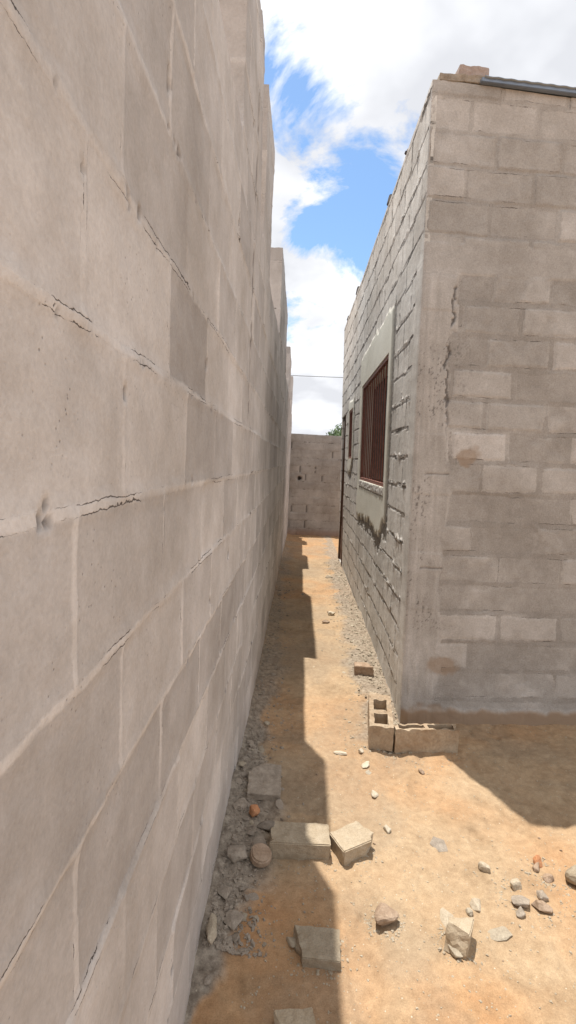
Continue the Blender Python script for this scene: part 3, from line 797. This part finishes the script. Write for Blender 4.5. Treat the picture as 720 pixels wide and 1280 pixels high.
rock('stone', (-.195, 2.20), (.10, .075, .04), M_rub, 'dark flat stone between the left wall and the orange stone', 'stone', 40, npts=14)
rock('stone', (-.07, 2.09), (.11, .06, .05), M_rub, 'grey smooth lump right of the orange stone', 'stone', 41, npts=24, rot=.1)
rock('stone', (-.21, 1.40), (.035, .03, .025), M_rub, 'small lone pebble close to the left wall near the bottom of the photo', 'stone', 42)
rock('stone', (-.13, 2.98), (.055, .045, .04), M_flat, 'lone pale pebble in the shadow far along the left wall', 'stone', 43)
spec = [((.905, 1.845), (.05, .04, .045), M_flat, 'pale-topped stone lying behind the flat pieces of the right-hand rubble cluster'),
        ((.895, 1.77), (.075, .06, .03), M_rub, 'dark flattish stone at the left of the rubble cluster'),
        ((.96, 1.755), (.085, .05, .03), M_brown, 'brown flat stone in the middle of the rubble cluster'),
        ((.875, 1.725), (.05, .03, .025), M_rub, 'small stone at the lower left end of the rubble cluster'),
        ((.985, 1.80), (.05, .04, .035), M_rub, 'small grey stone at the right of the rubble cluster'),
        ((1.055, 1.975), (.05, .045, .045), M_orange, 'reddish cube-like stone topping the far right group of rubble'),
        ((1.03, 1.95), (.055, .03, .025), M_brown, 'thin brown stone left of the reddish cube-like stone'),
        ((1.055, 1.90), (.045, .035, .03), M_brown, 'small brown stone in front of the reddish cube-like stone'),
        ((1.165, 1.895), (.10, .09, .08), M_greybrick, 'large grey broken brick corner cut by the right edge of the photo'),
        ((.725, 1.765), (.085, .055, .022), M_flat, 'flat grey-green cement crust lying in the sunny yard'),
        ((.69, 1.725), (.035, .025, .035), M_pale, 'small pale stone at the left edge of the flat grey-green crust'),
        ((.60, 1.70), (.055, .10, .012), M_flat, 'thin grey cement smear set in the sand behind the angular chunk'),
        ((.775, 1.655), (.06, .10, .012), M_flat, 'thin greenish cement patch right of the angular chunk'),
        ((.665, 2.055), (.10, .08, .012), M_rub, 'dark grey cement patch lying flat in the middle of the sunny yard'),
        ((.455, 2.11), (.035, .055, .03), M_pale, 'pale upright stone right of the sunlit broken brick'),
        ((.435, 2.36), (.05, .04, .03), M_pale, 'pale stone on the path midway between the blocks and the broken brick'),
        ((.295, 2.70), (.085, .05, .02), M_pale, 'flat yellowish chip on the path left of the hollow block'),
        ((.415, 2.735), (.035, .035, .03), M_pale, 'whitish lump just below the left corner of the hollow block'),
        ((.425, 2.60), (.075, .045, .022), M_pale, 'bright flat chip below the hollow block'),
        ((.43, 2.54), (.05, .035, .02), M_pale, 'small yellow chip below the bright flat chip'),
        ((.72, 2.60), (.05, .04, .03), M_brown, 'brown pebble in front of the orange-stained block'),
        ((.815, 1.93), (.05, .04, .04), M_flat, 'greyish pebble halfway to the right rubble group'),
        ((.41, 5.35), (.12, .09, .07), M_pale, 'pale mortar lump lying in the grey rubble halfway down the passage'),
        ((.33, 5.0), (.09, .07, .04), M_brown, 'brown lump on the path short of the pale mortar lump'),
        ((.50, 7.4), (.14, .10, .06), M_flat, 'flat stone on the orange sand far down the passage')]
for i, (xy, sz, mt, lb) in enumerate(spec):
    sz = tuple(v * (1.25 if xy[0] > .8 and sz[2] > .02 else 1.1) for v in sz)
    rock('stone', xy, sz, mt, lb, 'stone', 300 + i * 7, npts=14 + i % 9, sink=.45)

# repeats: base shapes copied in a loop
def protos(mat, k, seed, smin, smax, flat=.6, sub=1):
    out = []
    for i in range(k):
        rs = random.Random(seed + i); s = 1.0
        bm = hull_rock('p', (1, rs.uniform(.6, .95), rs.uniform(.35, .75) * flat * 1.4), mat, seed + i, rs.randint(10, 20), sub, .07)
        me = bpy.data.meshes.new('stone'); bm.to_mesh(me); bm.free(); me.materials.append(mat); out.append(me)
    return out
def scatter(name, meshes, pts, smin, smax, label, cat, group, seed):
    rs = random.Random(seed)
    for (x, y) in pts:
        me = rs.choice(meshes); o = bpy.data.objects.new(name, me); C.objects.link(o)
        s = smin + (smax - smin) * rs.random() ** 2.2
        o.scale = (s, s, s); o.rotation_euler = (rs.uniform(-.4, .4), rs.uniform(-.4, .4), rs.uniform(0, 6.28))
        o.location = (x, y, ground_z(x, y) + s * .03)
        tag(o, label, cat, group)
P_rub = protos(M_rub, 7, 500, 0, 0); P_pale = protos(M_pale, 6, 520, 0, 0); P_brown = protos(M_brown, 5, 540, 0, 0); P_flat = protos(M_flat, 5, 560, 0, 0)
rs = random.Random(5)
pts = [(LX + .02 + abs(rs.gauss(0, .09)), rs.uniform(1.5, 2.75)) for _ in range(95)]
scatter('stone', P_rub + P_flat[:2], pts, .018, .075, 'grey mortar stone in the shaded rubble heap at the foot of the left wall', 'stone', 'stones in the rubble at the foot of the left wall', 1)
pts = [(LX + .03 + abs(rs.gauss(0, .13)), rs.uniform(2.8, 8.5)) for _ in range(50)]
scatter('stone', P_rub, pts, .018, .07, 'dark lump of rubble lying in the shaded strip further down the passage', 'stone', 'lumps along the shaded strip of the passage', 2)
pts = []
while len(pts) < 100:
    y = 3.0 + 5.8 * rs.random() ** 1.3; x = side_x(y, 0) - .02 - abs(rs.gauss(0, .14))
    if x > .2: pts.append((float(x), y))
scatter('mortar_lump', P_pale + P_flat, pts, .015, .06, 'pale mortar lump dropped along the foot of the house side wall', 'mortar lump', 'mortar lumps along the house side wall', 3)
pts = []
while len(pts) < 45:
    x, y = rs.uniform(.22, 1.9), rs.uniform(1.35, 2.95)
    if x > .6 and y > 2.7: continue
    pts.append((x, y))
scatter('stone_chip', P_pale + P_brown[:2], pts, .006, .020, 'tiny pale chip scattered over the sunlit sand of the yard', 'stone chip', 'chips on the sunlit sand', 4)
pts = [(rs.uniform(-.05, .45), rs.uniform(2.3, 6)) for _ in range(35)]
scatter('pebble', P_pale[:3] + P_brown, pts, .008, .024, 'little pebble lying on the middle of the passage', 'pebble', 'pebbles on the passage floor', 5)

# crumbled mortar: uncountable grit on both strips
def grit(name, n, ptf, smin, smax, mat, seed):
    rs = random.Random(seed); V = []; Q = []
    pos = [ptf(rs) for _ in range(n)]
    gz = terrain(np.array([p[0] for p in pos]), np.array([p[1] for p in pos]))
    tet = [(-1, -.7, -.5), (1, -.6, -.5), (.8, .9, -.5), (-.8, .7, -.5), (-.6, -.5, .5), (.6, -.6, .6), (.5, .5, .4), (-.6, .6, .55)]
    fq = [(3, 2, 1, 0), (4, 5, 6, 7), (0, 1, 5, 4), (1, 2, 6, 5), (2, 3, 7, 6), (3, 0, 4, 7)]
    for (x, y), z in zip(pos, gz):
        s = (smin + (smax - smin) * rs.random() ** 2.5) / 2; a = rs.uniform(0, 6.28); b = rs.uniform(-.5, .5)
        R = Matrix.Rotation(a, 3, 'Z') @ Matrix.Rotation(b, 3, 'X'); k = len(V)
        sx, sy, sz = s * rs.uniform(.7, 1.2), s * rs.uniform(.6, 1), s * rs.uniform(.35, .8)
        for p in tet:
            q_ = R @ Vector((p[0] * sx + rs.uniform(-.3, .3) * s, p[1] * sy + rs.uniform(-.3, .3) * s, p[2] * sz))
            V.append((x + q_.x, y + q_.y, float(z) + q_.z + sz * .3))
        Q += [tuple(i + k for i in f) for f in fq]
    o = link(name, np_mesh(np.array(V), np.array(Q), None, np.zeros(len(Q))), mat); tag(o, kind='stuff'); return o
def p_left(rs):
    y = 1.5 + 6.0 * rs.random() ** 2.8; return (LX + .015 + abs(rs.gauss(0, .085 if y < 2.9 else .15)), y)
def p_right(rs):
    y = 2.75 + 6.2 * rs.random() ** 1.5; x = float(side_x(y, 0)) - .005 - abs(rs.gauss(0, .13)); return (max(x, .1), y)
def p_brick(rs):
    cx, cy, r_ = rs.choice(((.067, 1.985, .14), (.29, 1.995, .09), (.125, 1.535, .10), (.607, 1.6, .07), (.37, 1.66, .06), (.55, 2.85, .20), (.78, 2.78, .19), (.95, 1.8, .13), (.56, 3.8, .10), (1.08, 1.92, .08)))
    a = rs.uniform(0, 6.28); q = r_ * (.75 + abs(rs.gauss(0, .35))); return (cx + math.cos(a) * q, cy + math.sin(a) * q * .8)
def p_yard(rs): return (rs.uniform(-.1, 2.2), 1.25 + 2.0 * rs.random())
o = grit('mortar_gravel', 2600, p_left, .004, .022, M_rub, 71); tag(o, 'grey crumbled mortar heaped along the foot of the left wall', 'gravel')
o = grit('mortar_gravel', 3200, p_right, .004, .024, M_flat, 72); tag(o, 'light crumbled mortar strewn along the foot of the house side wall', 'gravel')
o = grit('brick_crumbs', 1500, p_brick, .003, .014, M_flat, 74); tag(o, 'crumbs broken off around the loose bricks and blocks', 'crumbs')
o = grit('sand_grit', 4200, p_yard, .002, .010, M_flat, 73); tag(o, 'fine pale grit sprinkled over the sunny sand', 'grit')

# ------------------------------------------------------------------ tree behind the far wall
def tree(loc, R, Hc, seed):
    t = empty('leafy_tree', loc); tag(t, 'green tree whose top shows above the far wall', 'tree')
    rs = random.Random(seed); bm = bmesh.new()
    def limb(a, b, r0, r1, n=8):
        a = Vector(a); b = Vector(b); d = (b - a).normalized(); u = d.orthogonal().normalized(); w = d.cross(u); rings = []
        for k in range(5):
            f = k / 4; p = a.lerp(b, f) + Vector((rs.uniform(-1, 1), rs.uniform(-1, 1), 0)) * .03 * (0 < k < 4); r = r0 + (r1 - r0) * f
            rings.append([bm.verts.new(p + (u * math.cos(t_ * 2 * math.pi / n) + w * math.sin(t_ * 2 * math.pi / n)) * r) for t_ in range(n)])
        for k in range(4):
            for j in range(n): bm.faces.new((rings[k][j], rings[k][(j + 1) % n], rings[k + 1][(j + 1) % n], rings[k + 1][j]))
    limb((0, 0, -.4), (.05, 0, Hc - .5), .16, .09)
    tips = []
    for k in range(7):
        a = k * .9; e = Vector((math.cos(a) * R * .6, math.sin(a) * R * .6, Hc + rs.uniform(-.2, .5))); limb((.04, 0, Hc - .7 + .05 * k), e, .06, .015, 6); tips.append(e)
    o = bmobj('trunk', bm, M_bark); o.parent = t; o.location = (0, 0, 0)
    V = []; Q = []
    clumps = [Vector((rs.gauss(0, .45) * R, rs.gauss(0, .45) * R, Hc + rs.gauss(.1, .28) * R)) for _ in range(46)] + tips
    for c_ in clumps:
        cr = rs.uniform(.16, .34) * R
        for _ in range(190):
            d = Vector((rs.gauss(0, 1), rs.gauss(0, 1), rs.gauss(0, .8))); d.normalize(); p = c_ + d * cr * rs.random() ** .4
            n1 = Vector((rs.gauss(0, 1), rs.gauss(0, 1), rs.gauss(0, 1))).normalized(); n2 = n1.orthogonal().normalized()
            l, w = rs.uniform(.05, .09), rs.uniform(.02, .04); k = len(V)
            V += [p - n1 * l, p + n2 * w, p + n1 * l, p - n2 * w]; Q.append((k, k + 1, k + 2, k + 3))
    o = link('crown', np_mesh(np.array([tuple(v) for v in V]), np.array(Q), None, np.zeros(len(Q))), M_leaf); o.parent = t; o.location = (0, 0, 0)
tree((2.05, 22, -.27), 1.25, 2.35, 4)

# overhead cable
bm = bmesh.new(); n = 60; rings = []
for k in range(n + 1):
    x = -30 + 60 * k / n; z = 4.86 + .0011 * (x - .5) ** 2
    rings.append([bm.verts.new((x, 20 + .010 * math.cos(a), z + .010 * math.sin(a))) for a in (0, 1.26, 2.51, 3.77, 5.03)])
for k in range(n):
    for j in range(5): bm.faces.new((rings[k][j], rings[k][(j + 1) % 5], rings[k + 1][(j + 1) % 5], rings[k + 1][j]))
o = bmobj('overhead_cable', bm, M_cable); tag(o, 'thin dark overhead cable crossing the sky above the far wall', 'cable')

# ------------------------------------------------------------------ light, sky
kx, ky = .1285, .235
S = Vector((-kx, ky, 1)).normalized()          # direction to the sun
elev = math.asin(S.z); az = math.atan2(S.x, S.y)
ld = bpy.data.lights.new('sun', 'SUN'); ld.energy = 5.0; ld.angle = math.radians(.53); ld.color = (1, .955, .88)
lo = bpy.data.objects.new('sun', ld); C.objects.link(lo); lo.rotation_euler = S.to_track_quat('Z', 'Y').to_euler(); lo.location = (0, 0, 20)

w = bpy.data.worlds.new('World'); bpy.context.scene.world = w; w.use_nodes = True
nt = w.node_tree; bg = nt.nodes['Background']; bg.inputs['Strength'].default_value = .13
sky = N(nt, 'ShaderNodeTexSky', sky_type='NISHITA'); sky.sun_disc = False; sky.sun_elevation = elev; sky.sun_rotation = az
sky.air_density = 1.1; sky.dust_density = .6
tc = N(nt, 'ShaderNodeTexCoord').outputs['Generated']
sx = N(nt, 'ShaderNodeSeparateXYZ'); nt.links.new(tc, sx.inputs[0])
zc = math_n(nt, 'MAXIMUM', sx.outputs[2], .0); den = math_n(nt, 'ADD', zc, .35)
cv = N(nt, 'ShaderNodeCombineXYZ'); nt.links.new(math_n(nt, 'DIVIDE', sx.outputs[0], den), cv.inputs[0]); nt.links.new(math_n(nt, 'DIVIDE', sx.outputs[1], den), cv.inputs[1])
nz = N(nt, 'ShaderNodeTexNoise'); nz.inputs['Scale'].default_value = 3.4; nz.inputs['Detail'].default_value = 9; nz.inputs['Roughness'].default_value = .60; nz.inputs['Distortion'].default_value = .35
nt.links.new(cv.outputs[0], nz.inputs['Vector'])
def dist_to(dx, dz, r0, r1):
    d = Vector((dx, 1, dz)).normalized()
    vm = N(nt, 'ShaderNodeVectorMath', operation='DISTANCE'); nt.links.new(tc, vm.inputs[0]); vm.inputs[1].default_value = d
    return ramp(nt, vm.outputs['Value'], r0, r1, (1, 1, 1, 1), (0, 0, 0, 1))
hole = math_n(nt, 'MAXIMUM', dist_to(.075, .46, .03, .20), dist_to(-.03, .66, .01, .16))
cl = math_n(nt, 'SUBTRACT', math_n(nt, 'ADD', nz.outputs['Fac'], .18), math_n(nt, 'MULTIPLY', hole, .30))
mask = ramp(nt, cl, .45, .53)
nz2 = N(nt, 'ShaderNodeTexNoise'); nz2.inputs['Scale'].default_value = 2.1; nz2.inputs['Detail'].default_value = 5
nt.links.new(cv.outputs[0], nz2.inputs['Vector'])
ccol = ramp(nt, nz2.outputs['Fac'], .42, .64, (5.2, 5.3, 5.6, 1), (8.4, 8.5, 8.7, 1))
skyc = mix(nt, 1.0, sky.outputs[0], (1.0, 1.15, 1.24), 'MULTIPLY')
fin = mix(nt, mask, skyc, ccol)
nt.links.new(fin, bg.inputs['Color'])

# ------------------------------------------------------------------ camera
cd = bpy.data.cameras.new('camera'); cam = bpy.data.objects.new('camera', cd); C.objects.link(cam)
cd.sensor_fit = 'VERTICAL'; cd.sensor_height = 36; cd.sensor_width = 20.25; cd.lens = 18.0; cd.clip_start = .02; cd.clip_end = 2000
a = Vector((15, 63, -640)).normalized(); z = Vector((.045, 1, 0)); z = (z - a * z.dot(a)).normalized(); x = a.cross(z)
M = Matrix((x, a, z))            # rows: world axes in camera space -> camera-to-world rotation
cam.matrix_world = Matrix.Translation((0, 0, 1.6)) @ M.to_4x4()
sc = bpy.context.scene; sc.camera = cam
sc.render.resolution_x = 576; sc.render.resolution_y = 1024
sc.view_settings.view_transform = 'Standard'; sc.view_settings.look = 'None'; sc.view_settings.gamma = 1; sc.view_settings.exposure = 0.28
